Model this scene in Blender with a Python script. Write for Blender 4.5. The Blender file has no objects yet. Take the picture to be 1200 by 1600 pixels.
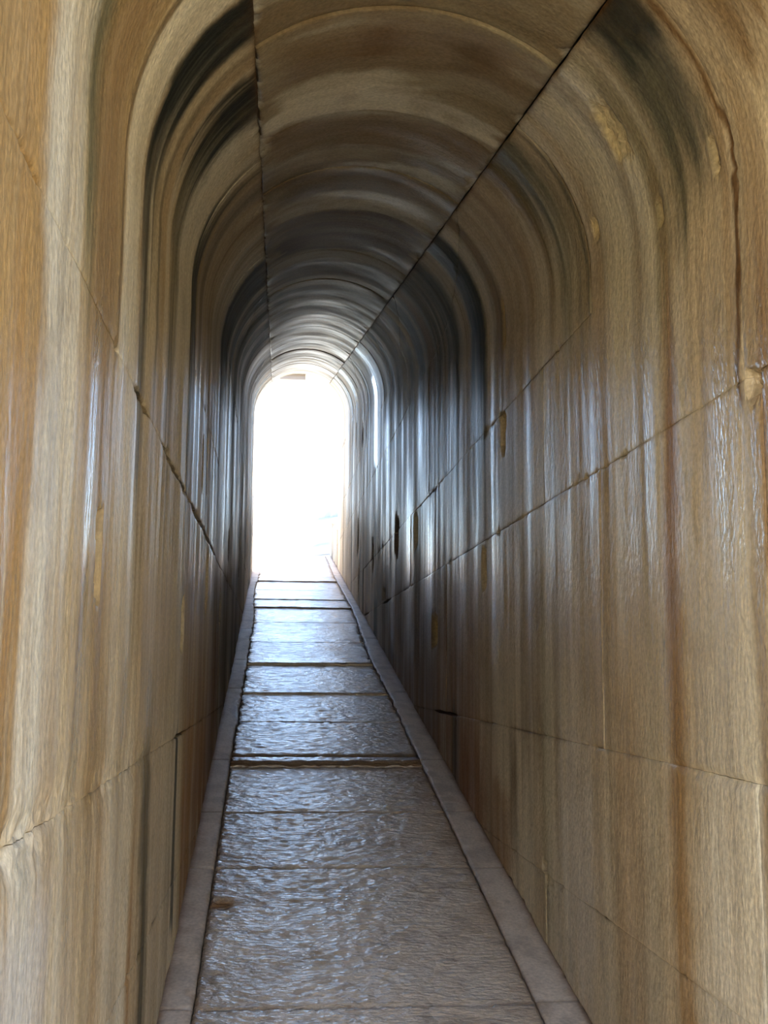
import bpy, math, random
import numpy as np
from mathutils import Matrix, Vector

# ------------------------------------------------------------------ camera, sky, sun, exposure
F_PX, PITCH, YAW, ROLL, SLOPE = 1753.35, 0.143204, 0.098098, 0.007832, 0.190054
XL, XR = -0.29037, 0.91651            # inner wall faces (camera is x = 0, y = 0)
EYE = 1.60                            # eye height over the ramp at y = 0
T = math.tan(SLOPE)
sc = bpy.context.scene
C = sc.collection
cy_, sy_ = math.cos(YAW), math.sin(YAW); cp_, sp_ = math.cos(PITCH), math.sin(PITCH)
Fv = Vector((sy_*cp_, cy_*cp_, sp_)); Rt = Vector((cy_, -sy_, 0)); Up = Rt.cross(Fv)
cr_, sr_ = math.cos(ROLL), math.sin(ROLL)
R_ = Rt*cr_ + Up*sr_; U_ = Up*cr_ - Rt*sr_
cam_d = bpy.data.cameras.new('camera'); cam = bpy.data.objects.new('camera', cam_d); C.objects.link(cam)
cam.matrix_world = Matrix(((R_.x, U_.x, -Fv.x, 0), (R_.y, U_.y, -Fv.y, 0), (R_.z, U_.z, -Fv.z, EYE), (0, 0, 0, 1)))
cam_d.sensor_fit = 'VERTICAL'; cam_d.sensor_height = 24.0; cam_d.lens = F_PX/1600*24.0
cam_d.clip_start = 0.02; cam_d.clip_end = 300
sc.camera = cam

world = bpy.data.worlds.new('sky'); sc.world = world; world.use_nodes = True
wn = world.node_tree.nodes; wl = world.node_tree.links
sky = wn.new('ShaderNodeTexSky'); sky.sky_type = 'NISHITA'; sky.sun_disc = False
sky.sun_elevation = math.radians(50); sky.sun_rotation = math.radians(62)
sky.air_density = 1.0; sky.dust_density = 1.0; sky.ozone_density = 2.0
bg = wn['Background']; bg.inputs['Strength'].default_value = 0.82
wl.new(sky.outputs['Color'], bg.inputs['Color'])

sun_d = bpy.data.lights.new('sun', 'SUN'); sun = bpy.data.objects.new('sun', sun_d); C.objects.link(sun)
sun_d.energy = 31.0; sun_d.angle = math.radians(0.6); sun_d.color = (1.0, 0.945, 0.82)
SUN_AZ, SUN_EL = math.radians(-62), math.radians(50)     # from the right, ahead of the camera
sdir = Vector((-math.sin(SUN_AZ)*math.cos(SUN_EL), math.cos(SUN_AZ)*math.cos(SUN_EL), math.sin(SUN_EL)))
sun.rotation_euler = sdir.to_track_quat('Z', 'Y').to_euler()

vs = sc.view_settings
vs.view_transform = 'Standard'; vs.look = 'None'; vs.gamma = 1.0; vs.use_curve_mapping = False
vs.exposure = 0.84
sc.cycles.use_denoising = True
sc.cycles.max_bounces = 14; sc.cycles.diffuse_bounces = 8; sc.cycles.glossy_bounces = 6
sc.cycles.sample_clamp_indirect = 10.0

# ------------------------------------------------------------------ numeric helpers
A = (XR - XL)/2; XC = (XR + XL)/2          # half width and axis of the passage
ZS = 0.57 + EYE                            # springing height over the ramp
Q_S = ZS                                   # arc-length coordinate of the springing
TH_J = math.radians(39.5)                  # the two long joints beside the crown
Q_J = Q_S + A*(math.pi/2 - TH_J)           # arc-length coordinate of that joint
H_J = ZS + A*math.cos(TH_J)
Y_IN, Y_OUT, Y_TOP = 1.0, 14.9, 18.2     # court mouth, end of the vault, end of the ramp
Y_LOW, H_HIGH, H_LOW = 16.2, 2.68, .55   # beyond the vault the side walls stand open, then drop to a low kerb wall

def hsh(ix, iy, seed):
    h = (ix.astype(np.int64)*374761393 + iy.astype(np.int64)*668265263 + seed*974634777) & 0xffffffff
    h = ((h ^ (h >> 13))*1274126177) & 0xffffffff
    return ((h ^ (h >> 16)) & 0xffff)/65535.0
def vn(x, y, seed=0):
    x = np.asarray(x, float); y = np.asarray(y, float); x, y = np.broadcast_arrays(x, y)
    ix = np.floor(x); iy = np.floor(y); fx = x-ix; fy = y-iy
    fx = fx*fx*(3-2*fx); fy = fy*fy*(3-2*fy)
    a = hsh(ix, iy, seed); b = hsh(ix+1, iy, seed); c = hsh(ix, iy+1, seed); d = hsh(ix+1, iy+1, seed)
    return (a*(1-fx)+b*fx)*(1-fy) + (c*(1-fx)+d*fx)*fy
def fbm(x, y, seed=0, o=4):
    s = 0; w = .5; t = 0
    for k in range(o):
        s = s + w*vn(x*2**k, y*2**k, seed+k*17); t += w; w *= .55
    return s/t
def ss(a, b, x): 
    t = np.clip((x-a)/(b-a), 0, 1); return t*t*(3-2*t)
def band(x, a, b, s0, s1=None):
    s1 = s0 if s1 is None else s1
    return ss(a-s0, a+s0, x)*(1-ss(b-s1, b+s1, x))

# passage profile: q = arc length from the ramp up a side wall and over the haunch
def h_of_q(q): return np.where(q < Q_S, q, ZS + A*np.sin(np.clip((q-Q_S)/A, 0, 2)))
def q_of_h(h): return np.where(h < ZS, h, Q_S + A*np.arcsin(np.clip((h-ZS)/A, 0, 1)))
def side_point(side, q, d, straight=False):
    """point and depth d outward; side -1 left, +1 right"""
    if straight: return XC + side*(A+d) + 0*q, q + 0*d
    ph = np.clip((q-Q_S)/A, 0, 2)
    nx = side*np.cos(ph); nz = np.sin(ph)
    x = XC + side*A*np.cos(ph) + nx*d
    h = h_of_q(q) + nz*d
    return x, h

# ------------------------------------------------------------------ stone colours and stains
CREAM = np.array((.65, .575, .43)); TAN = np.array((.49, .39, .24)); OCHRE = np.array((.43, .27, .105))
GREY = np.array((.50, .46, .41)); BROWN = np.array((.25, .15, .065)); RUST = np.array((.26, .115, .03))
BLACK = np.array((.022, .023, .016)); OLIVE = np.array((.11, .10, .045)); RED = np.array((.22, .075, .025))
DUSK = np.array((.15, .11, .07)); UMBER = np.array((.17, .11, .052)); DGREY = np.array((.12, .115, .10))

def mix(col, c, m): return col + (np.asarray(c)-col)*np.clip(m, 0, 1)[..., None]

def zq(z): return z + EYE                 # height relative to the eye line -> q on the wall
def tq(deg): return Q_S + A*math.radians(90-abs(deg))   # angle from the crown -> q

# (y0, y1, q_low, q_high, colour, strength, soft_y, soft_q, wobble)
STREAKS = {
 +1: [
  (2.45, 2.55, zq(-1.7), zq(.55), RUST, .85, .035, .25, .03),
  (2.49, 2.53, zq(-1.0), zq(.1), RUST*.55, .7, .02, .25, .02),
  (2.35, 2.62, zq(-1.7), zq(-.1), OCHRE, .45, .07, .3, .04),
  (2.46, 2.56, zq(.4), tq(52), OLIVE*1.3, .6, .03, .15, .03),
  (1.80, 2.06, zq(-.9), zq(.62), BROWN, .6, .02, .15, .03),
  (1.80, 2.00, zq(-.3), zq(.35), RUST*.8, .6, .02, .12, .03),
  (1.0, 1.97, tq(66), tq(42), BROWN*.8, .85, .05, .06, .05),
  (2.13, 2.40, tq(82), tq(38), OLIVE*.35+DGREY*.30, .92, .06, .12, .05),
  (2.13, 2.38, tq(52), tq(38), BLACK, .95, .05, .04, .06),
  (2.30, 2.55, tq(72), tq(44), OLIVE*1.4, .35, .06, .15, .05),
  (3.12, 3.17, tq(95), tq(43), OLIVE*.5, .8, .02, .10, .01),
  (3.26, 3.72, tq(66), tq(38), OLIVE*.6, .9, .08, .16, .08),
  (3.20, 3.42, zq(.42), tq(52), OLIVE*1.1, .6, .06, .14, .04),
  (3.55, 3.95, tq(80), tq(40), BROWN*1.3, .45, .12, .15, .06),
  (4.74, 5.12, zq(.05), tq(42), BLACK, 1, .05, .25, .04),
  (5.02, 5.15, zq(-.4), zq(.6), OLIVE*.7, .5, .06, .3, .04),
  (4.40, 4.52, zq(.2), tq(42), BROWN*.75, .75, .03, .2, .03),
  (4.36, 4.44, zq(.3), tq(70), BROWN*.5, .7, .02, .1, .03),
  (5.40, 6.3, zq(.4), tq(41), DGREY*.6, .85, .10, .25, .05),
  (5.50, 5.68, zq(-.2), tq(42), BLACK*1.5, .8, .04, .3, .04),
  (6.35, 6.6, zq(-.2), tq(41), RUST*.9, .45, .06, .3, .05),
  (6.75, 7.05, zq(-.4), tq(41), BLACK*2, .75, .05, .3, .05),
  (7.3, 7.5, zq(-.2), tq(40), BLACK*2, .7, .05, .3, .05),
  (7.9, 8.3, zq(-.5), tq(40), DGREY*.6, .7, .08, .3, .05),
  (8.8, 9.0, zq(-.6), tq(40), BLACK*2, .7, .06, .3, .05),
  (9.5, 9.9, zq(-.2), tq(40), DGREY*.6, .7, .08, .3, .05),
  (3.78, 4.12, zq(-1.1), zq(-.3), UMBER, .6, .03, .14, .02),
  (4.20, 4.32, zq(-1.6), zq(-1.0), BROWN*.5, .7, .03, .15, .02),
  (3.66, 3.79, zq(-1.6), zq(-.4), OLIVE*1.2, .35, .03, .2, .02),
  (5.0, 8.8, zq(-1.75), zq(-.75), RED, .62, .3, .35, .10),
  (5.5, 5.72, zq(-1.8), zq(-1.24), BLACK*1.4, .75, .04, .05, .02),
  (6.2, 9.6, zq(-1.75), zq(-.4), DUSK, .45, .3, .3, .10),
  (9.85, 10.2, zq(-1.8), zq(-1.2), np.array((.05, .09, .09)), .7, .05, .08, .03),
  (4.3, 4.7, zq(-1.8), zq(-1.28), RUST, .55, .10, .05, .06),
  (4.8, 5.5, zq(-1.8), zq(-1.26), RED*1.1, .6, .10, .08, .08),
  (3.05, 3.12, zq(-.8), zq(.3), BROWN*1.6, .3, .03, .2, .02),
  (2.80, 2.98, zq(-1.7), zq(-.2), BROWN*1.6, .35, .06, .3, .04),
  (2.62, 2.70, zq(-1.5), zq(.3), TAN*.8, .5, .05, .3, .04),
  (2.10, 2.38, zq(-1.8), zq(-.15), CREAM*1.05, .45, .08, .2, .06),
  (2.070, 2.092, zq(.14), tq(38), RUST*.3, .95, .006, .04, .03), (2.085, 2.135, zq(.2), tq(38), BROWN*1.1, .5, .015, .1, .03),
  (2.068, 2.095, zq(-1.7), zq(-.58), CREAM*1.1, .8, .010, .03, .03), (2.02, 2.066, zq(-1.7), zq(-.5), BROWN*1.1, .6, .012, .1, .02),
  (3.2, 3.6, zq(-1.6), zq(-.8), GREY*1.1, .5, .10, .2, .06),
 ],
 -1: [
  (0.6, 1.37, zq(-.5), zq(1.2), np.array((.34, .19, .055)), .9, .05, .3, .05),
  (0.6, 1.34, zq(-.5), zq(.1), np.array((.33, .165, .04)), .8, .05, .3, .04),
  (1.41, 1.60, zq(-.1), zq(.9), CREAM*.95, .75, .012, .25, .03),
  (1.36, 1.47, zq(-.52), zq(.1), CREAM*.9, .6, .02, .15, .02),
  (1.48, 1.60, zq(-.55), zq(.0), BROWN*1.25, .5, .03, .15, .03),
  (1.60, 1.74, zq(.35), tq(50), OLIVE*1.0, .8, .06, .12, .04),
  (1.58, 1.72, tq(88), tq(62), BLACK*2, .5, .05, .14, .05),
  (1.68, 1.90, zq(-.1), tq(42), BROWN*1.1, .55, .05, .3, .03),
  (1.93, 1.99, zq(.2), tq(42), OCHRE*.8, .5, .02, .2, .015),
  (2.03, 2.14, zq(.165), tq(39), CREAM*1.12, .9, .012, .03, .03),
  (2.12, 2.26, zq(.3), tq(39), CREAM*.8+TAN*.2, .8, .02, .2, .04),
  (1.985, 2.02, zq(.17), tq(38), BROWN*.55, .8, .01, .05, .015),
  (2.27, 2.34, zq(.15), tq(42), BROWN*1.1, .7, .02, .25, .02),
  (2.27, 2.56, tq(86), tq(37), BLACK*.8, 1, .025, .16, .045),
  (2.34, 2.47, zq(.0), tq(70), BLACK*1.3, .85, .03, .22, .04),
  (2.53, 2.62, zq(-.2), tq(40), TAN, .6, .02, .3, .03),
  (2.61, 2.66, zq(.2), tq(50), BLACK*2, .55, .012, .2, .03),
  (2.76, 3.22, tq(72), tq(37), BLACK*.7, 1, .035, .15, .06),
  (2.88, 3.12, zq(.1), tq(62), OLIVE*.45, .85, .05, .3, .05),
  (3.16, 3.45, zq(.3), tq(40), CREAM*.9, .6, .05, .2, .05),
  (3.60, 3.83, zq(-.1), tq(55), BLACK, .95, .03, .2, .03),
  (3.66, 3.72, zq(-.8), zq(.3), BLACK*2, .45, .02, .3, .02),
  (3.95, 4.15, zq(.0), tq(41), DGREY*.9, .55, .05, .3, .04),
  (4.4, 4.6, zq(.2), tq(41), BROWN*.8, .5, .05, .3, .04),
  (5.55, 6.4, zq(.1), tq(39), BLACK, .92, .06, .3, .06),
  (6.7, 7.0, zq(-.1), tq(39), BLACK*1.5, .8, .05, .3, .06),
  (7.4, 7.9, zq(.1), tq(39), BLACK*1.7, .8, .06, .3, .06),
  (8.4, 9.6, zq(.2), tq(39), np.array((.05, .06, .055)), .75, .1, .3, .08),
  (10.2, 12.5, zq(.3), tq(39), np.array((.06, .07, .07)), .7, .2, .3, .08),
  (2.72, 2.90, zq(-1.7), zq(-.68), OLIVE*.45, .82, .05, .10, .05),
  (2.78, 2.86, zq(-1.7), zq(-.95), BLACK*2, .6, .03, .2, .03),
  (3.62, 3.69, zq(-1.5), zq(-.88), BLACK*1.2, .92, .012, .03, .008),
  (3.95, 4.4, zq(-1.8), zq(-.95), RUST*1.2, .65, .06, .12, .05),
  (4.5, 6.3, zq(-1.8), zq(-1.0), RED*1.1, .7, .2, .2, .08),
  (5.5, 10.5, zq(-1.8), zq(-.6), DUSK*.7, .6, .4, .35, .08),
  (2.52, 2.60, zq(-1.7), zq(-.7), RUST*1.2, .6, .03, .2, .02),
  (2.0, 2.14, zq(-1.7), zq(-.55), BROWN*1.4, .4, .04, .2, .03),
  (1.72, 1.86, zq(-1.6), zq(-.55), BROWN*1.3, .4, .05, .15, .03),
  (1.2, 1.62, zq(-1.7), zq(-.56), GREY*1.05, .6, .05, .06, .05),
  (2.15, 2.5, zq(-1.7), zq(-.66), CREAM*.95, .55, .05, .08, .05),
  (2.92, 3.55, zq(-1.7), zq(-.78), CREAM*.9, .5, .05, .1, .05),
  (1.86, 2.0, zq(-.6), zq(-.16), OCHRE*.75, .55, .02, .05, .02),
 ]}

def rgb_side(side, y, q):
    sd = 100 if side > 0 else 300
    wq = fbm(q*1.1, y*.7, sd+1)-.5
    yw = y + .05*wq*np.minimum(1, y/3)
    n1 = fbm(yw/.45, q*.35, sd+5, 3); n2 = fbm(yw/.10, q*.55, sd+6, 3); n3 = fbm(yw/.022, q*.9, sd+7, 3)
    base = np.broadcast_to(TAN*1.06, y.shape+(3,)).copy()
    if side < 0:
        base = mix(base, OCHRE, ss(2.6, 1.2, y)*.45)
    else:
        base = mix(base, CREAM*.93, .40)
    base = mix(base, CREAM, ss(.50, .72, n1)*.8)
    base = mix(base, BROWN*1.15, ss(.50, .28, n1)*.45)
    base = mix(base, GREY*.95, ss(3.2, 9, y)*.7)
    base = mix(base, CREAM*1.05, ss(.56, .78, n2)*.45)
    base = mix(base, UMBER*1.2, ss(.46, .22, n2)*.50)
    base *= (1 + (n3-.5)*.42)[..., None]
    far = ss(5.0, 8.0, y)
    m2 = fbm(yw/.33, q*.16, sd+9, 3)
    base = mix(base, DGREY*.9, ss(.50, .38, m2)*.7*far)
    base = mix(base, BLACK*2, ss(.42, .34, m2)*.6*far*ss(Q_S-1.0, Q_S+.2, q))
    fine = fbm(yw/.012, q*2.0, sd+21, 2); mid = fbm(yw/.05, q*1.5, sd+22, 3); blot = fbm(yw/.12, q/.12, sd+25, 4)
    for k, (y0, y1, q0, q1, c, a, sy, sq, wb) in enumerate(STREAKS[side]):
        sel = (y > y0-.45) & (y < y1+.45)
        if not sel.any(): continue
        Y = y[sel]; Q = q[sel]
        w = wb*2.2*(fbm(Q/.35, Q*0+k*3.1, sd+31+k, 3)-.5) + wb*.9*(fbm(Q/.05, Y/.05, sd+60+k, 2)-.5)
        if sq > .07: sq = sq*1.6
        if q1 > tq(43): q1 = tq(0)+.6          # these run on up to the crown joint
        qq = Q + sq*1.6*(mid[sel]-.5)*2 + sq*.8*(fine[sel]-.5)
        m = band(Y+w, y0, y1, sy)*band(qq, q0, q1, sq)
        lowm = .90 if a >= .9 else .66
        m = m*(lowm+(1-lowm)*ss(.3, .6, fine[sel]*.45+mid[sel]*.3+blot[sel]*.25))*a
        base[sel] = mix(base[sel], c, m)
    base = mix(base, UMBER, ss(.55, .75, blot)*.18)
    return np.clip(base, .01, .85)

CROWN_MARKS = [   # (y0, y1, x0, x1, colour, strength, soft_y, soft_x)
  (2.70, 3.02, -.34, .36, BROWN*.72, .75, .10, .10),
  (2.72, 2.98, -.10, .00, RUST*.5, .6, .06, .08), (2.76, 3.0, .16, .28, BROWN*.5, .7, .05, .05),
  (3.06, 3.34, -.36, .03, CREAM*.95, .9, .05, .05), (3.16, 3.40, -.12, .14, CREAM*.95, .85, .05, .06),
  (3.28, 3.44, -.40, .40, CREAM*.92, .9, .025, .02),
  (3.48, 3.84, -.40, .40, BROWN*.85, .75, .05, .05),
  (3.90, 4.05, -.30, .10, TAN*.9, .6, .05, .10), (4.05, 4.20, .08, .40, CREAM*.85, .8, .02, .05),
  (4.16, 4.55, -.33, .20, UMBER*.8, .75, .06, .06), (4.22, 4.50, .1, .38, BROWN*.7, .6, .06, .05),
  (4.55, 4.85, -.16, .34, CREAM*.9, .85, .04, .06), (4.75, 4.90, -.38, .40, CREAM*.7, .7, .03, .03),
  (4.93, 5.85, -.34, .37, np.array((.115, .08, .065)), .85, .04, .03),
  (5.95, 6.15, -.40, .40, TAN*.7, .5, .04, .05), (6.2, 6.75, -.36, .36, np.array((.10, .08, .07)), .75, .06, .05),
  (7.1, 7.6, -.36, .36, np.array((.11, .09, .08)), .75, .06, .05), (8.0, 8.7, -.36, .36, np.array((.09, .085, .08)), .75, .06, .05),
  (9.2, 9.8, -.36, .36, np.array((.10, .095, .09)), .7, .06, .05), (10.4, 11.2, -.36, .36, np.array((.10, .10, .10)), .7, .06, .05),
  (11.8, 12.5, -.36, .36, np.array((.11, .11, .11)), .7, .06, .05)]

def rgb_crown(y, s):
    yw = y + .10*(fbm(s/.35, y/.6, 501)-.5) + .05*(s/.4)**2
    n1 = fbm(yw/.40, s/.9, 511, 4); n2 = fbm(yw/.09, s/.5, 512, 4); bl = fbm(y/.12, s/.12, 513, 4); n3 = fbm(yw/.02, s/.25, 514, 3)
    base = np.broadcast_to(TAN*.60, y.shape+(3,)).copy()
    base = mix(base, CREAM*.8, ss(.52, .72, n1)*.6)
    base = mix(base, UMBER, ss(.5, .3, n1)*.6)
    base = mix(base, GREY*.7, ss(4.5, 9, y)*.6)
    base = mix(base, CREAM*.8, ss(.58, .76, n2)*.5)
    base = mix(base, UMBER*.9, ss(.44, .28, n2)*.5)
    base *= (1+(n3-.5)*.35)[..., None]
    for k, (y0, y1, x0, x1, c, a, sy, sx) in enumerate(CROWN_MARKS):
        w = .16*(fbm(s/.16, y/.30, 531+k, 4)-.5)*min(1, (y1-y0)*2.5)
        ww = .14*(fbm(s/.10, y/.06, 571+k, 3)-.5)
        m = band(yw+w, y0, y1, sy*.7)*band(s+ww, x0, x1, sx)*a*(.7+.3*ss(.35, .6, n2))
        base = mix(base, c, m)
    base = mix(base, BROWN*.8, ss(.55, .72, bl)*.30)
    return np.clip(base, .01, .85)

# dowel holes, cuttings and breaks in the faces: (side, y, q, half width, half height, depth, rough, fresh)
POCKETS = [
 (+1, 6.33, zq(-.98), .11, .075, .045, .15, 1), (+1, 4.83, zq(-.47), .045, .095, .030, .3, .7),
 (+1, 4.40, zq(.13), .050, .085, .025, .5, .5), (+1, 7.18, zq(-.455), .085, .10, .06, .2, 0),
 (+1, 8.32, zq(-.57), .11, .14, .07, .3, 0), (+1, 12.15, zq(-.85), .09, .14, .06, .2, 0),
 (+1, 10.31, zq(-.92), .07, .13, .05, .2, 0), (+1, 11.99, zq(-1.32), .08, .13, .05, .2, 0),
 (+1, 2.62, tq(60), .06, .085, .016, .9, .8), (+1, 3.02, tq(78), .022, .030, .014, .5, .9),
 (+1, 2.155, tq(80), .014, .040, .016, .9, .5), (+1, 4.35, tq(88), .025, .10, .022, .5, .9),
 (+1, 2.505, tq(84), .02, .035, .018, .7, .4), (+1, 2.03, zq(.17), .03, .03, .03, .8, 0),
 (+1, 3.76, zq(-1.35), .028, .02, .03, .4, 0), (+1, 9.26, zq(-1.14), .14, .03, .05, .6, 0),
 (+1, 11.2, zq(.30), .05, .10, .05, .3, 0), (+1, 11.7, zq(.28), .05, .08, .05, .3, 0), (+1, 12.6, zq(.3), .05, .1, .05, .3, 0),
 (+1, 13.2, zq(.31), .06, .1, .05, .3, 0),
 (-1, 1.90, zq(-.17), .030, .085, .030, .7, .3), (-1, 3.72, zq(-.56), .060, .085, .045, .4, .8),
 (-1, 4.95, zq(-.57), .05, .13, .03, .4, .5), (-1, 6.40, zq(-.86), .06, .08, .04, .3, .3),
 (-1, 7.32, zq(-.58), .10, .075, .06, .2, 0), (-1, 4.78, zq(-.02), .05, .13, .02, .6, 0), (-1, 4.42, zq(-.02), .04, .11, .02, .6, 0),
 (-1, 9.5, zq(-.95), .10, .09, .06, .2, 0)]
FRESH = np.array((.62, .46, .20))

# open stretches of joint: (side, z over court floor, y0, y1, half gap)
OPEN_JOINTS = [(-1, 0.56, 3.92, 5.60, .016), (-1, 0.56, 2.93, 3.62, .010), (-1, .56, 2.28, 2.55, .010), (+1, .64, 8.7, 9.3, .016), (+1, .64, 10.8, 11.3, .014),
               (+1, -.20, 5.6, 6.3, .010), (-1, -.20, 3.6, 3.9, .008)]
ROUGH_JOINTS = [(-1, -.20, 1.1, 3.1, .040), (+1, -.20, 1.9, 2.6, .012), (-1, -.2, 1.1, 1.55, .03)]

def relief(side, y, q, de, ends):
    """outward depth of the dressed face; ends = distance to block edge"""
    sd = 700 if side > 0 else 800
    d = .0009*(fbm(y/.028, q/.5, sd+2, 2)-.5)*2 + .0030*(fbm(y/.10, q/.55, sd, 3)-.5)*2 + .0035*(fbm(y/.35, q/1.1, sd+3, 2)-.5)*2
    d = d + .0018*np.exp(-de/.003)
    cw = .030*np.clip(fbm(y/.045, q/.045, sd+7, 3)-.50, 0, 1)*3*np.clip(vn(y/.25, q/.25, sd+11)*2-.7, 0, 1)
    d = d + np.clip((cw-de)/.008, 0, 1)*.006
    fresh = np.zeros_like(d)
    z = h_of_q(q) + y*T - EYE
    for (s, zj, y0, y1, w) in ROUGH_JOINTS:
        if s != side: continue
        m = np.exp(-(np.abs(z-zj-.018*(vn(y/.2, y*0, sd+41)-.5))/w)**2)*band(y, y0, y1, .15)
        d = d + m*(.003+.012*(fbm(y/.018, q/.022, sd+43, 3)-.35))
        fresh = np.maximum(fresh, -m*.8*ss(.35, .6, fbm(y/.05, q/.08, sd+47, 2)))
    for k, (s, py, pq, hw, hh, dp, rg, fr) in enumerate(POCKETS):
        if s != side: continue
        sel = (np.abs(y-py) < hw*2.2) & (np.abs(q-pq) < hh*2.2)
        if not sel.any(): continue
        Y = y[sel]; Q = q[sel]
        n = (fbm(Y/.018, Q/.03, 900+k, 3)-.5)*rg
        r = np.maximum(np.abs(Y-py)/hw, np.abs(Q-pq)/hh)*(1-.35*rg) + .35*rg*np.hypot((Y-py)/hw, (Q-pq)/hh) + n*.9
        m = 1-ss(.82, 1.0, r)
        d[sel] += m*dp*(1+(fbm(Y/.012, Q/.012, 950+k, 2)-.5)*2*rg)
        fresh[sel] = np.maximum(fresh[sel], (1-ss(.9, 1.05, r))*fr)
    return d, fresh

# ------------------------------------------------------------------ materials
def stone_material(name, bump_scale, bump_dist, bump_str, grain=.10, rough0=.0, streak=(1, 1, .5), grain_scale=90., spec=.5):
    m = bpy.data.materials.new(name); m.use_nodes = True
    n = m.node_tree.nodes; l = m.node_tree.links; b = n['Principled BSDF']
    tc = n.new('ShaderNodeTexCoord')
    at = n.new('ShaderNodeAttribute'); at.attribute_name = 'stone'
    ro = n.new('ShaderNodeAttribute'); ro.attribute_name = 'gloss'
    gn = n.new('ShaderNodeTexNoise'); gn.inputs['Scale'].default_value = grain_scale; gn.inputs['Detail'].default_value = 3
    l.new(tc.outputs['Object'], gn.inputs['Vector'])
    mr = n.new('ShaderNodeMapRange'); mr.inputs['From Min'].default_value = .3; mr.inputs['From Max'].default_value = .7
    mr.inputs['To Min'].default_value = 1-grain; mr.inputs['To Max'].default_value = 1+grain
    l.new(gn.outputs['Fac'], mr.inputs['Value'])
    mx = n.new('ShaderNodeVectorMath'); mx.operation = 'SCALE'
    l.new(at.outputs['Color'], mx.inputs[0]); l.new(mr.outputs['Result'], mx.inputs['Scale'])
    l.new(mx.outputs['Vector'], b.inputs['Base Color'])
    l.new(ro.outputs['Fac'], b.inputs['Roughness'])
    sl = n.new('ShaderNodeMapRange'); sl.inputs['From Min'].default_value = .30; sl.inputs['From Max'].default_value = .70
    sl.inputs['To Min'].default_value = spec; sl.inputs['To Max'].default_value = .12
    l.new(ro.outputs['Fac'], sl.inputs['Value']); l.new(sl.outputs['Result'], b.inputs['Specular IOR Level'])
    mp = n.new('ShaderNodeMapping'); mp.inputs['Scale'].default_value = streak
    l.new(tc.outputs['Object'], mp.inputs['Vector'])
    bn = n.new('ShaderNodeTexNoise'); bn.inputs['Scale'].default_value = bump_scale; bn.inputs['Detail'].default_value = 4; bn.inputs['Roughness'].default_value = .55
    l.new(mp.outputs['Vector'], bn.inputs['Vector'])
    bu = n.new('ShaderNodeBump'); bu.inputs['Distance'].default_value = bump_dist; bu.inputs['Strength'].default_value = bump_str
    l.new(bn.outputs['Fac'], bu.inputs['Height']); l.new(bu.outputs['Normal'], b.inputs['Normal'])
    return m
M_WALL = stone_material('stained_marble', 70, .0055, .75, grain=.20)
M_CROWN = stone_material('vault_marble', 60, .005, .6, streak=(1, 1, 1), grain=.18)
M_PAVE = stone_material('pecked_paving', 48, .010, .8, grain=.14, spec=1.0, streak=(.75, 1.5, 1))
M_KERB = stone_material('smooth_kerb', 60, .004, .6, streak=(1, 1, 1), grain=.15)

def plain_material(name, col, rough=.85, var=.12, scale=6.):
    m = bpy.data.materials.new(name); m.use_nodes = True
    n = m.node_tree.nodes; l = m.node_tree.links; b = n['Principled BSDF']
    tc = n.new('ShaderNodeTexCoord'); gn = n.new('ShaderNodeTexNoise'); gn.inputs['Scale'].default_value = scale; gn.inputs['Detail'].default_value = 6
    l.new(tc.outputs['Object'], gn.inputs['Vector'])
    cr = n.new('ShaderNodeValToRGB'); c = np.array(col)
    cr.color_ramp.elements[0].position = .3; cr.color_ramp.elements[0].color = (*np.clip(c*(1-var), 0, 1), 1)
    cr.color_ramp.elements[1].position = .7; cr.color_ramp.elements[1].color = (*np.clip(c*(1+var), 0, 1), 1)
    l.new(gn.outputs['Fac'], cr.inputs['Fac']); l.new(cr.outputs['Color'], b.inputs['Base Color'])
    b.inputs['Roughness'].default_value = rough
    return m
M_JOINT = plain_material('joint_earth', (.055, .038, .022), .95, .3, 30)
M_COURT = plain_material('court_stone', (.57, .51, .39), .9, .12, 1.2)
M_GROUND = plain_material('court_ground', (.36, .33, .23), .95, .2, .8)
M_MARBLE = plain_material('weathered_marble', (.62, .59, .54), .7, .10, 3.)

M_COLUMN = plain_material('grey_column_marble', (.34, .325, .31), .8, .15, 3.)

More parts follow.
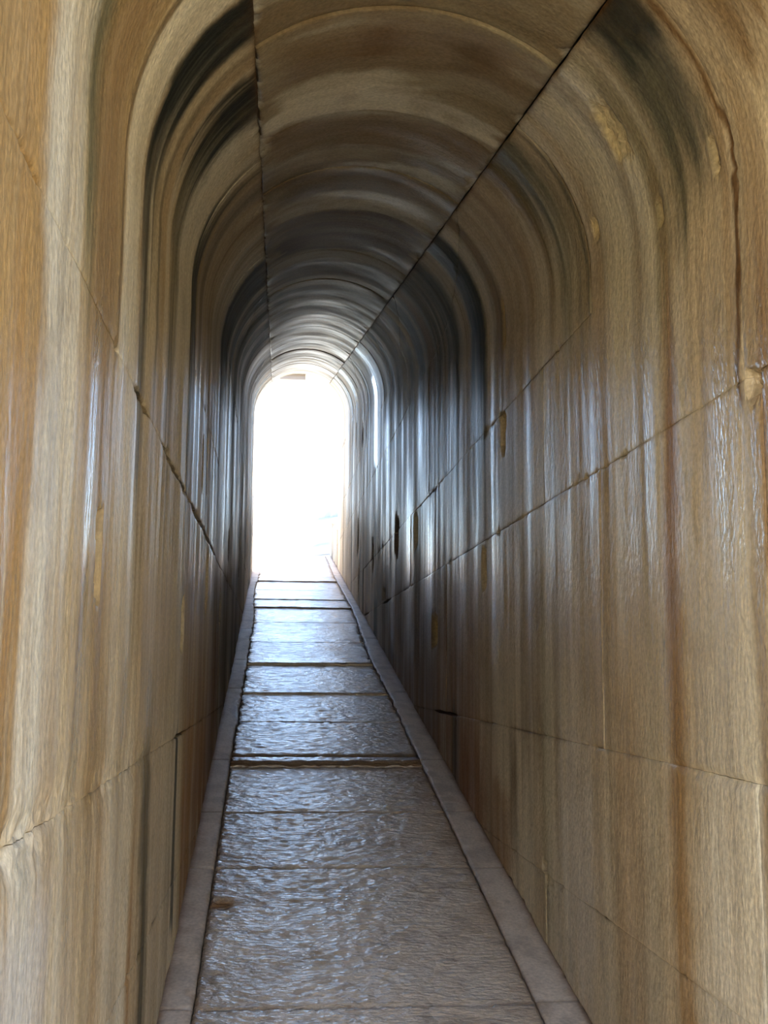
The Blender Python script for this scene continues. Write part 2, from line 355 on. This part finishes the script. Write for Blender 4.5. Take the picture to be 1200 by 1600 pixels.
# ------------------------------------------------------------------ mesh builders
def mesh_object(name, verts, faces, mat, parent=None, smooth=True, attrs=None):
    me = bpy.data.meshes.new(name); me.from_pydata([tuple(v) for v in verts], [], [tuple(f) for f in faces]); me.update()
    me.materials.append(mat)
    if smooth: me.polygons.foreach_set('use_smooth', [True]*len(me.polygons))
    if attrs is not None:
        col, gl = attrs
        a = me.attributes.new('stone', 'FLOAT_COLOR', 'POINT')
        a.data.foreach_set('color', np.concatenate([col, np.ones((len(col), 1))], 1).astype(np.float32).ravel())
        g = me.attributes.new('gloss', 'FLOAT', 'POINT'); g.data.foreach_set('value', gl.astype(np.float32))
    o = bpy.data.objects.new(name, me); C.objects.link(o)
    if parent: o.parent = parent
    return o
def grid_with_skirt(P, N, depth):
    """P (n,m,3) face points, N (n,m,3) outward directions: face plus a skirt going back into the joint"""
    n, m = P.shape[:2]
    idx = np.arange(n*m).reshape(n, m)
    f = np.stack([idx[:-1, :-1], idx[1:, :-1], idx[1:, 1:], idx[:-1, 1:]], -1).reshape(-1, 4)
    ring = np.concatenate([idx[:, 0], idx[-1, 1:], idx[-2::-1, -1], idx[0, -2:0:-1]])
    Pf = P.reshape(-1, 3); Nf = N.reshape(-1, 3)
    k = len(ring); top = np.arange(k)+n*m; bot = top+k
    V = np.concatenate([Pf, Pf[ring], Pf[ring]+Nf[ring]*depth])
    r2 = np.roll(np.arange(k), -1)
    s = np.stack([top, top[r2], bot[r2], bot], -1)
    return V, np.concatenate([f, s]), np.concatenate([np.arange(n*m), ring, ring])
def steps_log(a, b, r, mn=6):
    n = max(mn, int(math.log((b+1.0)/(a+1.0))/r)) if a < 1 else max(mn, int(math.log(b/a)/r))
    return np.exp(np.linspace(math.log(max(a, .05)+(1 if a < 1 else 0)), math.log(max(b, .06)+(1 if a < 1 else 0)), n+1)) - (1 if a < 1 else 0)
def edge_dense(u, e):
    L = u[-1]-u[0]; e = [x for x in e if x < L*.3]
    return np.unique(np.concatenate([u[:1], u[0]+np.array(e), u[1:-1][(u[1:-1] > u[0]+(e[-1] if e else 0)) & (u[1:-1] < u[-1]-(e[-1] if e else 0))], u[-1]-np.array(e), u[-1:]]))

def wall_piece(side, y0, y1, z0, z1, pose, open_top=None, open_bottom=False):
    """dressed face between courses z0..z1 (over the eye line), cut off below by the ramp, above by the long crown joint"""
    gy = .0007
    ya, yb = y0+gy, y1-gy
    if yb-ya < .05: return None
    base = steps_log(ya, yb, .0045); base[0] = ya; base[-1] = yb
    ys = edge_dense(base, [.002, .006, .014])
    cap = H_J if y0 < Y_OUT else H_HIGH if y0 < Y_LOW else H_LOW
    open_air = y0 >= Y_OUT
    lo_h = np.maximum(z0+EYE-ys*T, 0.0); hi_h = np.minimum(z1+EYE-ys*T, cap)
    keep = hi_h-lo_h > .006
    if keep.sum() < 4: return None
    i0, i1 = np.argmax(keep), len(keep)-np.argmax(keep[::-1])
    ys = ys[i0:i1]; lo_h = lo_h[i0:i1]; hi_h = hi_h[i0:i1]
    lo, hi = (lo_h, hi_h) if open_air else (q_of_h(lo_h), q_of_h(hi_h))
    free = np.zeros(len(ys)) if open_top is None else (ys < open_top).astype(float)
    def gaps(zj, on_ramp):
        g = .0001 + .0016*vn(ys/.22, ys*0+zj*7, 1200+side)**4
        for (s, z, a, b, w) in OPEN_JOINTS:
            if s == side and abs(z-zj) < .07: g = g + w*band(ys, a, b, .06)*(.35+.65*vn(ys/.18, ys*0, 1230))
        return np.where(on_ramp, .002, g)
    if not open_bottom: lo = lo + gaps(z0, lo_h <= 0)
    hi_cap = hi_h >= cap-1e-6
    hi = hi - np.where(hi_cap, .0008+.0022*vn(ys/.05, ys*0, 1244+side), gaps(z1, False))*(1-free)
    hi = np.maximum(hi, lo+.002)
    ym, hl = pose[0], pose[1]; L = float((hi-lo).max())
    nv = int(np.clip(L/(.0060*max((ya+yb)/2, 1.2)), 6, 150))
    v = np.linspace(0, 1, nv+1)
    e = np.array([x/max(L, .08) for x in (.002, .006, .014)]); e = e[e < .2]
    v = np.unique(np.concatenate([[0, 1], e, 1-e, v[(v > (e[-1] if len(e) else 0)) & (v < 1-(e[-1] if len(e) else 0))]]))
    Y = np.repeat(ys[:, None], len(v), 1); Q = lo[:, None]+(hi-lo)[:, None]*v[None]
    d_top = hi[:, None]-Q + free[:, None]; d_bot = Q-lo[:, None] + (1.0 if open_bottom else 0.0)
    de = np.minimum(np.minimum(d_top, d_bot), np.minimum(Y-ys[0], ys[-1]-Y))
    d, fresh = relief(side, Y, Q, de, None)
    d = d + pose[2] + pose[3]*(Y-ym)/hl      # each block is laid a hair proud or tilted
    x, h = side_point(side, Q, d, open_air)
    P = np.stack([x, Y, h + Y*T], -1)
    ph = np.clip((Q-Q_S)/A, 0, 2)*(0 if open_air else 1)
    N = np.stack([side*np.cos(ph), 0*ph, np.sin(ph)], -1)
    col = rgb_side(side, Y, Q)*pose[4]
    ed = np.exp(-de/.005)*ss(.45, .85, vn(Y/.22, Q/.22, 1300))
    hj = np.exp(-(hi[:, None]-Q)/.012)*hi_cap[:, None]
    col = mix(col, RUST*.35, np.clip(ed*.65+hj*.6, 0, .9))
    col = mix(col, FRESH*(.55+.9*fbm(Y/.014, Q/.014, 1321, 2))[..., None], np.clip(fresh, 0, 1)*.65)
    col = mix(col, BROWN*.9, np.clip(-fresh, 0, 1)*.7)
    sd = 1400 if side > 0 else 1500
    gl = .40 + .13*(fbm(Y/.030, Q*.6, sd+2, 2)-.5)*2 + .24*(fbm(Y/.11, Q*.5, sd, 3)-.5)*2 + .16*(fbm(Y/.5, Q/.9, sd+5, 2)-.5)*2
    gl = gl + .36*ss(zq(.15), zq(.75), Q)*ss(11, 7, Y) + .25*ss(zq(-.4), zq(-1.1), Q) + .16*ss(8, 12, Y)
    if side > 0:
        gl = gl - .5*band(Y, 9.98, 10.32, .03)*ss(zq(-.1), zq(.05), Q)*(1-ss(tq(72), tq(68), Q))
    gl = np.where(fresh > .2, .85, np.clip(gl, .10, .85))
    V, Fc, src = grid_with_skirt(P, N, .06)
    if side > 0: Fc = Fc[:, ::-1]
    return V, Fc, col.reshape(-1, 3)[src], gl.reshape(-1)[src]

def wall_block(parent, side, y0, y1, z0, z1, rng, notch=None):
    k = .5 if y0 < 4 else 1.0
    pose = ((y0+y1)/2, max(.3, (y1-y0)/2), rng.uniform(-.002, .002)*k, rng.uniform(-.0022, .0022)*k, rng.uniform(.94, 1.06))
    if notch is None or y0 >= notch: parts = [wall_piece(side, y0, y1, z0, z1, pose)]
    else:                                 # an L-shaped block: its near part runs on up to the crown joint
        parts = [wall_piece(side, y0, y1, z0, z1, pose, open_top=notch-.001), wall_piece(side, y0, min(notch, y1), z1, 9.0, pose, open_bottom=True)]
    parts = [p for p in parts if p is not None]
    if not parts: return None
    off = np.cumsum([0]+[len(p[0]) for p in parts[:-1]])
    return mesh_object('stone_block', np.concatenate([p[0] for p in parts]), np.concatenate([p[1]+o for p, o in zip(parts, off)]), M_WALL, parent,
                       attrs=(np.concatenate([p[2] for p in parts]), np.concatenate([p[3] for p in parts])))

def prism(name, sections, mat, parent=None):
    """loft of equal-length closed sections [(y, [(x, h)...])], sheared up the ramp"""
    V = []; Fc = []; k = len(sections[0][1])
    for y, pts in sections: V += [(x, y, h+y*T) for x, h in pts]
    for s in range(len(sections)-1):
        for i in range(k):
            j = (i+1) % k; Fc.append((s*k+i, s*k+j, (s+1)*k+j, (s+1)*k+i))
    Fc.append(tuple(range(k))[::-1]); Fc.append(tuple(range((len(sections)-1)*k, len(sections)*k)))
    return mesh_object(name, V, Fc, mat, parent, smooth=False)

# ------------------------------------------------------------------ the shell: backing masonry of walls, vault and ramp
BK = .075
def side_section(side):
    q = np.concatenate([[-.30, Q_S], np.linspace(Q_S, Q_J, 9)[1:]])
    pts = [tuple(float(c) for c in side_point(side, np.array(a), np.array(BK))) for a in q]
    return pts + [(XC+side*.32, 3.6), (XC+side*2.0, 3.6), (XC+side*2.0, -.30)]
walls = {}
for side, nm in ((-1, 'wall_left'), (1, 'wall_right')):
    w = prism(nm, [(Y_IN, side_section(side)), (Y_OUT-.03, side_section(side))], M_JOINT)
    w['kind'] = 'structure'; walls[side] = w
    for ya, yb, top in ((Y_OUT-.03, Y_LOW, H_HIGH), (Y_LOW, Y_TOP, H_LOW)):
        sec = [(XC+side*(A+.055), -.3), (XC+side*(A+.055), top-.004), (XC+side*1.4, top-.004), (XC+side*1.4, -.3)]
        prism('masonry_core', [(ya, sec), (yb, sec)], M_MARBLE, w)
th = np.linspace(-TH_J, TH_J, 13)
crown_sec = [(XC+(A+BK)*math.sin(a), ZS+(A+BK)*math.cos(a)) for a in th] + [(XC+.7, 3.6), (XC-.7, 3.6)]
ceiling = prism('ceiling', [(Y_IN, crown_sec), (Y_OUT-.05, crown_sec)], M_JOINT); ceiling['kind'] = 'structure'
floor = prism('floor', [(Y_IN, [(XC-1.9, -.09), (XC+1.9, -.09), (XC+1.9, -.6), (XC-1.9, -.6)]), (Y_TOP, [(XC-1.9, -.09), (XC+1.9, -.09), (XC+1.9, -.6), (XC-1.9, -.6)])], M_JOINT)
floor['kind'] = 'structure'

# ------------------------------------------------------------------ wall blocks: level courses cut by the sloping ramp
COURSES = [-1.62, -1.44, -.65, -.20, .58, 1.06, 1.85, 2.31, 3.10, 3.56, 4.35, 4.81]
KNOWN = {  # vertical joints that can be read in the photograph
 (1, -.20): [2.0, 3.065, 5.9, 9.95], (1, -.65): [2.08, 5.60], (1, -1.44): [3.76], (1, .58): [2.07, 3.715, 6.3], (1, 1.06): [5.25, 6.55],
 (1, 1.85): [5.6, 7.66, 10.05], (-1, .58): [2.0, 3.66], (-1, 1.06): [5.8], (-1, -.20): [2.9, 5.2], (-1, -.65): [3.655, 5.6], (-1, -1.44): [2.4]}
UPPER = {1: 3.125, -1: 3.66}      # up to here the tall blocks reach from the .58 course to the crown joint
for side in (-1, 1):
    rng = random.Random(11 if side < 0 else 23)
    for ci in range(len(COURSES)-1):
        z0, z1 = COURSES[ci], COURSES[ci+1]
        ya = max(Y_IN, (z0 + EYE - H_J)/T); yb = min(Y_TOP, (z1 + EYE)/T)
        if z0 >= 1.06: ya = max(ya, UPPER[side])
        if yb <= ya: continue
        ks = [k for k in KNOWN.get((side, z0), []) if ya < k < yb]
        br = [ya] + ks
        if ks and ks[0]-ya > 2.8: br = [ya, ks[0]-rng.uniform(.95, 1.2)] + ks
        y = br[-1]
        while y < yb-1e-3:
            y = y + rng.uniform(1.0, 1.75)
            if y > yb-.35: y = yb
            br.append(y)
        out = []
        for b_ in br:                     # the vault ends in one straight edge
            out.append(b_)
        out = sorted(set([round(b_, 4) for b_ in out] + [k for k in (Y_OUT, Y_LOW) if ya < k < yb]))
        out = [b_ for i, b_ in enumerate(out) if b_ in (Y_OUT, Y_LOW, ya, yb) or min(abs(b_-Y_OUT), abs(b_-Y_LOW)) > .12]
        for a_, b_ in zip(out[:-1], out[1:]): wall_block(walls[side], side, a_, b_, z0, z1, rng, UPPER[side] if z0 == .58 else None)

# ------------------------------------------------------------------ crown blocks of the vault
CJ = [Y_IN, 1.72, 2.63, 3.45, 4.18, 4.90, 5.90, 6.9, 7.62, 8.7, 9.5, 10.6, 11.5, 12.4, 13.3, 14.1, Y_OUT]
SJ = A*TH_J
rng = random.Random(5)
for a_, b_ in zip(CJ[:-1], CJ[1:]):
    ya, yb = a_+.001, b_-.001
    base = steps_log(ya, yb, .0045); base[0] = ya; base[-1] = yb
    ys = edge_dense(base, [.002, .006, .014])
    lo = -SJ+.0008+.0022*vn(ys/.06, ys*0, 1601); hi = SJ-.0008-.0022*vn(ys/.06, ys*0, 1602)
    ns = int(np.clip(2*SJ/(.006*max(1.2, (ya+yb)/2)), 14, 110))
    v = np.linspace(0, 1, ns+1); v = np.unique(np.concatenate([v, [.003, .008, .018, .997, .992, .982]]))
    Y = np.repeat(ys[:, None], len(v), 1); S = lo[:, None]+(hi-lo)[:, None]*v
    ej = np.minimum(S-lo[:, None], hi[:, None]-S); de = np.minimum(ej, np.minimum(Y-ya, yb-Y))
    cw = .045*np.clip(fbm(Y/.05, S/.05, 1611, 3)-.46, 0, 1)*3*np.clip(vn(Y/.16, S/.16, 1613)*2-.5, 0, 1)
    chip = np.clip((cw-ej)/.010, 0, 1)
    d = .004*(fbm(Y/.12, S/.5, 1621, 3)-.5)*2 + .003*np.exp(-de/.004) + chip*.010
    d = d + rng.uniform(-.004, .004) + rng.uniform(-.003, .003)*(Y-(ya+yb)/2)/(yb-ya)*2
    tt = S/A
    x = XC + (A+d)*np.sin(tt); h = ZS + (A+d)*np.cos(tt)
    P = np.stack([x, Y, h+Y*T], -1); N = np.stack([np.sin(tt), 0*tt, np.cos(tt)], -1)
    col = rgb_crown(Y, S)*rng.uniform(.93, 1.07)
    col = mix(col, BLACK*1.5+RUST*.15, np.exp(-ej/.006)*.85)
    col = mix(col, RUST*.6, np.exp(-de/.012)*.35*vn(Y/.1, S/.1, 1631))
    col = mix(col, CREAM*.8, chip*.7)
    gl = np.clip(.72 - .22*ss(6, 11, Y) + .25*(fbm(Y/.15, S/.4, 1641, 3)-.5)*2, .25, .9)
    V, Fc, src = grid_with_skirt(P, N, .055)
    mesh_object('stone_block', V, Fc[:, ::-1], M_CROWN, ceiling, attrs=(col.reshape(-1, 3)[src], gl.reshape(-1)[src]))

# a lintel with a hanging boss lies across the open walls just past the vault
def lbox(x0, x1, y0, y1, h0, h1): return [(x, y, h+15.8*T) for x in (x0, x1) for y in (y0, y1) for h in (h0, h1)]
BF = [(0, 1, 3, 2), (4, 6, 7, 5), (0, 4, 5, 1), (2, 3, 7, 6), (0, 2, 6, 4), (1, 5, 7, 3)]
lint = mesh_object('lintel_stone', lbox(XC-1.3, XC+1.3, 15.5, 16.1, 2.755, 3.2), BF, M_MARBLE, ceiling, smooth=False)
mesh_object('boss', lbox(XC-.28, XC+.08, 15.52, 16.08, 2.675, 2.754), BF, M_MARBLE, lint, smooth=False)

# ------------------------------------------------------------------ ramp: pecked slabs between two smooth kerbs
KL, KR = -.200, .792
def kerb_l(y): return KL + .018*np.sin(y*1.3)*ss(6.5, 8, y) + .03*np.exp(-((y-8.6)/1.1)**2) + .012*(fbm(y/.12, y*0, 1701)-.5)*ss(6, 7, y)*2 + .004*(fbm(y/.06, y*0, 1703)-.5)
def kerb_r(y): return KR + .010*np.sin(y*1.1+1)*ss(6.5, 8, y) + .035*ss(8.5, 12, y) + .012*(fbm(y/.12, y*0, 1711)-.5)*ss(6, 7, y)*2 + .004*(fbm(y/.06, y*0, 1713)-.5)
SLABS = [Y_IN, 1.5, 2.45, 3.40, 4.485, 5.15, 5.90, 6.87, 7.69, 8.74, 9.75, 10.9, 11.95, 12.62, 13.5, 14.43, 15.81, 17.0, Y_TOP]
# (far edge rise, near edge rise): how the worn slabs sit against each other
RISE = {5.15: (.001, .0), 5.90: (.006, -.004), 7.69: (.004, -.008), 8.74: (.012, -.010), 11.95: (.012, -.008), 12.62: (.006, -.004), 14.43: (.012, -.006)}
rng = random.Random(9)
def floor_piece(name, ya, yb, xl, xr, top, mat, rgb, gloss, pit=None, gap=.0015, peck=0.):
    base = steps_log(ya+gap, yb-gap, .0017); base[0] = ya+gap; base[-1] = yb-gap
    ys = edge_dense(base, [.003, .009, .02])
    lo = xl(ys)+.0012; hi = xr(ys)-.0012
    w = float((hi-lo).mean())
    nv = int(np.clip(w/(.0032*max(1.5, (ya+yb)/2)), 6, 160))
    v = np.linspace(0, 1, nv+1); e = np.array([.003, .010])/w; v = np.unique(np.concatenate([v, e, 1-e]))
    Y = np.repeat(ys[:, None], len(v), 1); X = lo[:, None]+(hi-lo)[:, None]*v
    de = np.minimum(np.minimum(X-lo[:, None], hi[:, None]-X), np.minimum(Y-ys[0], ys[-1]-Y))
    h = top(X, Y) - .004*np.exp(-de/.004) + peck*(1-.55*ss(.2, .75, X)*ss(5.2, 3.2, Y))*(fbm(X/.034, Y/.026, 1811, 4)-.5)
    cw = .02*np.clip(fbm(X/.05, Y/.05, 1821, 3)-.5, 0, 1)*3
    h = h - np.clip((cw-de)/.006, 0, 1)*.006
    col = rgb(X, Y, de)
    if pit is not None:
        px, py, r = pit
        m = 1-ss(.5, 1, np.hypot((X-px)/r, (Y-py)/(r*1.2))+.5*(fbm(X/.02, Y/.02, 1831)-.5))
        h = h - m*.010; col = mix(col, RUST, m*.8)
    P = np.stack([X, Y, h+Y*T], -1); N = np.zeros_like(P); N[..., 2] = -1
    V, Fc, src = grid_with_skirt(P, N, .06)
    return mesh_object(name, V, Fc[:, ::-1], mat, floor, attrs=(col.reshape(-1, 3)[src], gloss(X, Y).reshape(-1)[src]))
def pave_rgb(X, Y, de):
    n = fbm(X/.25, Y/.25, 1901, 4); n2 = fbm(X/.05, Y/.04, 1903, 3)
    c = np.broadcast_to(np.array((.69, .59, .485)), X.shape+(3,)).copy()
    c = mix(c, (.72, .63, .53), ss(.5, .75, n)*.7); c = mix(c, (.36, .27, .19), ss(.48, .3, n)*.5)
    c = mix(c, (.28, .21, .16), ss(.55, .72, n2)*.35)
    side_dirt = np.minimum(X-kerb_l(Y), kerb_r(Y)-X)
    c = mix(c, (.16, .085, .045), np.exp(-np.clip(side_dirt, 0, 9)/.022)*(.35+.4*ss(.3, .2, X)))
    c = mix(c, (.30, .19, .09), np.exp(-np.clip(kerb_r(Y)-X, 0, 9)/.07)*.4)
    c = mix(c, (.15, .09, .05), np.exp(-de/.008)*.6)
    c = mix(c, (.16, .085, .04), band(Y, 5.86, 6.14, .04)*.75)
    return c
def pave_gloss(X, Y):
    g = .16 + .16*(fbm(X/.2, Y/.2, 1911, 3)-.5) + .22*ss(.25, .75, X)*ss(5.5, 3.2, Y)
    return np.clip(g, .12, .8)
def kerb_rgb(X, Y, de):
    n = fbm(X/.09, Y/.14, 1921, 5)
    c = np.broadcast_to(np.array((.64, .55, .46)), X.shape+(3,)).copy()
    c = mix(c, (.38, .32, .27), ss(.5, .3, n)*.6); c = mix(c, (.36, .25, .16), ss(.55, .75, n)*.4)
    wl_ = np.minimum(X-XL, XR-X)
    c = mix(c, (.20, .10, .04), np.exp(-np.clip(wl_, 0, 9)/.012)*.8)
    return mix(c, (.14, .09, .055), np.exp(-de/.006)*.6)
def kerb_gloss(X, Y): return np.clip(.55+.2*(fbm(X/.1, Y/.15, 1931, 3)-.5), .3, .9)
for a_, b_ in zip(SLABS[:-1], SLABS[1:]):
    near = RISE.get(a_, (0, 0))[0]; far = RISE.get(b_, (0, 0))[1]; sag = rng.uniform(.0, .004) if a_ > 4 else .001
    def top(X, Y, a_=a_, b_=b_, near=near, far=far, sag=sag):
        u = (Y-a_)/(b_-a_)
        w = .012*(fbm(X/.35, Y/.5, 1951, 3)-.5)*ss(5.5, 9, Y)
        lip = .012*band(Y, 5.93, 6.02, .008) - .012*band(Y, 6.03, 6.12, .02)
        return -.005 - .008*ss(5.3, 7.5, Y) + near*np.exp(-u*6) + far*np.exp(-(1-u)*6) - sag*np.sin(np.pi*np.clip(u, 0, 1)) + w + lip
    floor_piece('paving_slab', a_, b_, lambda y: kerb_l(y), lambda y: kerb_r(y), top, M_PAVE, pave_rgb, pave_gloss, pit=(-.155, 4.15, .05) if a_ == 3.40 else None, gap=.0018 if a_ < 6 else .003, peck=.009)
KJ_L = [Y_IN, 1.5, 2.45, 3.40, 4.485, 5.15, 6.0, 7.78, 8.85, 10.4, 12.55, 14.2, 16.0, Y_TOP]
KJ_R = [Y_IN, 1.5, 2.45, 3.40, 4.46, 5.15, 6.0, 7.69, 9.93, 12.3, 14.3, 16.2, Y_TOP]
ktop = lambda X, Y: .002*(fbm(X/.3, Y/.4, 1961)-.5)
for J, side in ((KJ_L, -1), (KJ_R, 1)):
    for a_, b_ in zip(J[:-1], J[1:]):
        if side < 0: floor_piece('kerb_stone', a_, b_, lambda y: y*0+XL-.02, lambda y: kerb_l(y), ktop, M_KERB, kerb_rgb, kerb_gloss, gap=.0016)
        else: floor_piece('kerb_stone', a_, b_, lambda y: kerb_r(y), lambda y: y*0+XR+.02, ktop, M_KERB, kerb_rgb, kerb_gloss, gap=.0016)

# ------------------------------------------------------------------ outside the far end: landing, column
def box(name, x0, x1, y0, y1, z0, z1, mat, parent=None):
    V = [(x, y, z) for x in (x0, x1) for y in (y0, y1) for z in (z0, z1)]
    Fc = [(0, 1, 3, 2), (4, 6, 7, 5), (0, 4, 5, 1), (2, 3, 7, 6), (0, 2, 6, 4), (1, 5, 7, 3)]
    return mesh_object(name, V, Fc, mat, parent, smooth=False)
ZT = Y_TOP*T
landing = box('floor_landing', -16, 16, Y_TOP+.004, 40, ZT-.5, ZT-.01, M_MARBLE); landing['kind'] = 'structure'
def lathe(name, prof, mat, parent, seg=96, flutes=0, fd=0., loc=(0, 0, 0)):
    V = []; Fc = []
    for r, z in prof:
        for k in range(seg):
            a = 2*math.pi*k/seg
            rr = r - (fd*max(0, math.sin(a*flutes/2)**2-.08) if flutes else 0)
            V.append((rr*math.cos(a), rr*math.sin(a), z))
    for i in range(len(prof)-1):
        for k in range(seg):
            j = (k+1) % seg; Fc.append((i*seg+k, i*seg+j, (i+1)*seg+j, (i+1)*seg+k))
    Fc.append(tuple(range(seg))[::-1]); Fc.append(tuple(range((len(prof)-1)*seg, len(prof)*seg)))
    o = mesh_object(name, V, Fc, mat, parent, smooth=not flutes)
    return o
col = bpy.data.objects.new('marble_column', None); C.objects.link(col); col.location = (2.02, 25.2, ZT-.01)
col['label'] = 'white fluted marble column on a moulded round base beyond the far opening'; col['category'] = 'column'; col['kind'] = 'thing'
lathe('plinth', [(1.32, 0), (1.32, .62), (1.28, .66)], M_COLUMN, col)
lathe('lower_moulding', [(1.22, .64), (1.28, .70), (1.30, .80), (1.27, .88), (1.17, .92), (1.12, .98), (1.13, 1.06), (1.18, 1.10)], M_COLUMN, col)
lathe('torus', [(1.18, 1.10)] + [(1.16+.14*math.cos(a), 1.30+.20*math.sin(a)) for a in np.linspace(-1.4, 1.4, 13)] + [(1.10, 1.52)], M_COLUMN, col)
lathe('shaft', [(1.10, 1.50), (1.02, 1.70), (1.0, 2.2), (.98, 5), (.96, 9.5)], M_COLUMN, col, seg=240, flutes=24, fd=.07)

# ------------------------------------------------------------------ the court behind the viewer: ground and enclosing walls
g = box('floor_court', -11, 13, -24, Y_IN, Y_IN*T-.6, Y_IN*T-.012, M_GROUND); g['kind'] = 'structure'
CW = 7.0
for nm, args in (('wall_court_back', (-11, 13, -24.6, -24, -.2, CW)), ('wall_court_left', (-11.6, -11, -24, Y_IN, -.2, CW)), ('wall_court_right', (13, 13.6, -24, Y_IN, -.2, CW))):
    o = box(nm, *args, M_COURT); o['kind'] = 'structure'
for side in (-1, 1):                      # dressed front of the mouth, flush with the passage faces
    q = np.concatenate([[-.30, Q_S], np.linspace(Q_S, Q_J, 9)[1:]])
    pts = [tuple(float(c) for c in side_point(side, np.array(a_), np.array(.004))) for a_ in q] + [(XC+side*.32, 3.6), (XC+side*2.0, 3.6), (XC+side*2.0, -.30)]
    prism('mouth_facing', [(Y_IN-.07, pts), (Y_IN-.001, pts)], M_COURT, walls[side])
pts = [(XC+(A+.004)*math.sin(a_), ZS+(A+.004)*math.cos(a_)) for a_ in th] + [(XC+.4, 3.6), (XC-.4, 3.6)]
prism('mouth_facing', [(Y_IN-.07, pts), (Y_IN-.001, pts)], M_COURT, ceiling)
for nm, args in (('wall_front_left', (-11, XC-2.0, Y_IN, Y_IN+.6, -.2, CW)), ('wall_front_right', (XC+2.0, 13, Y_IN, Y_IN+.6, -.2, CW)), ('wall_front_top', (XC-2.0, XC+2.0, Y_IN, Y_IN+.6, 3.6+Y_IN*T+.12, CW))):
    o = box(nm, *args, M_COURT); o['kind'] = 'structure'
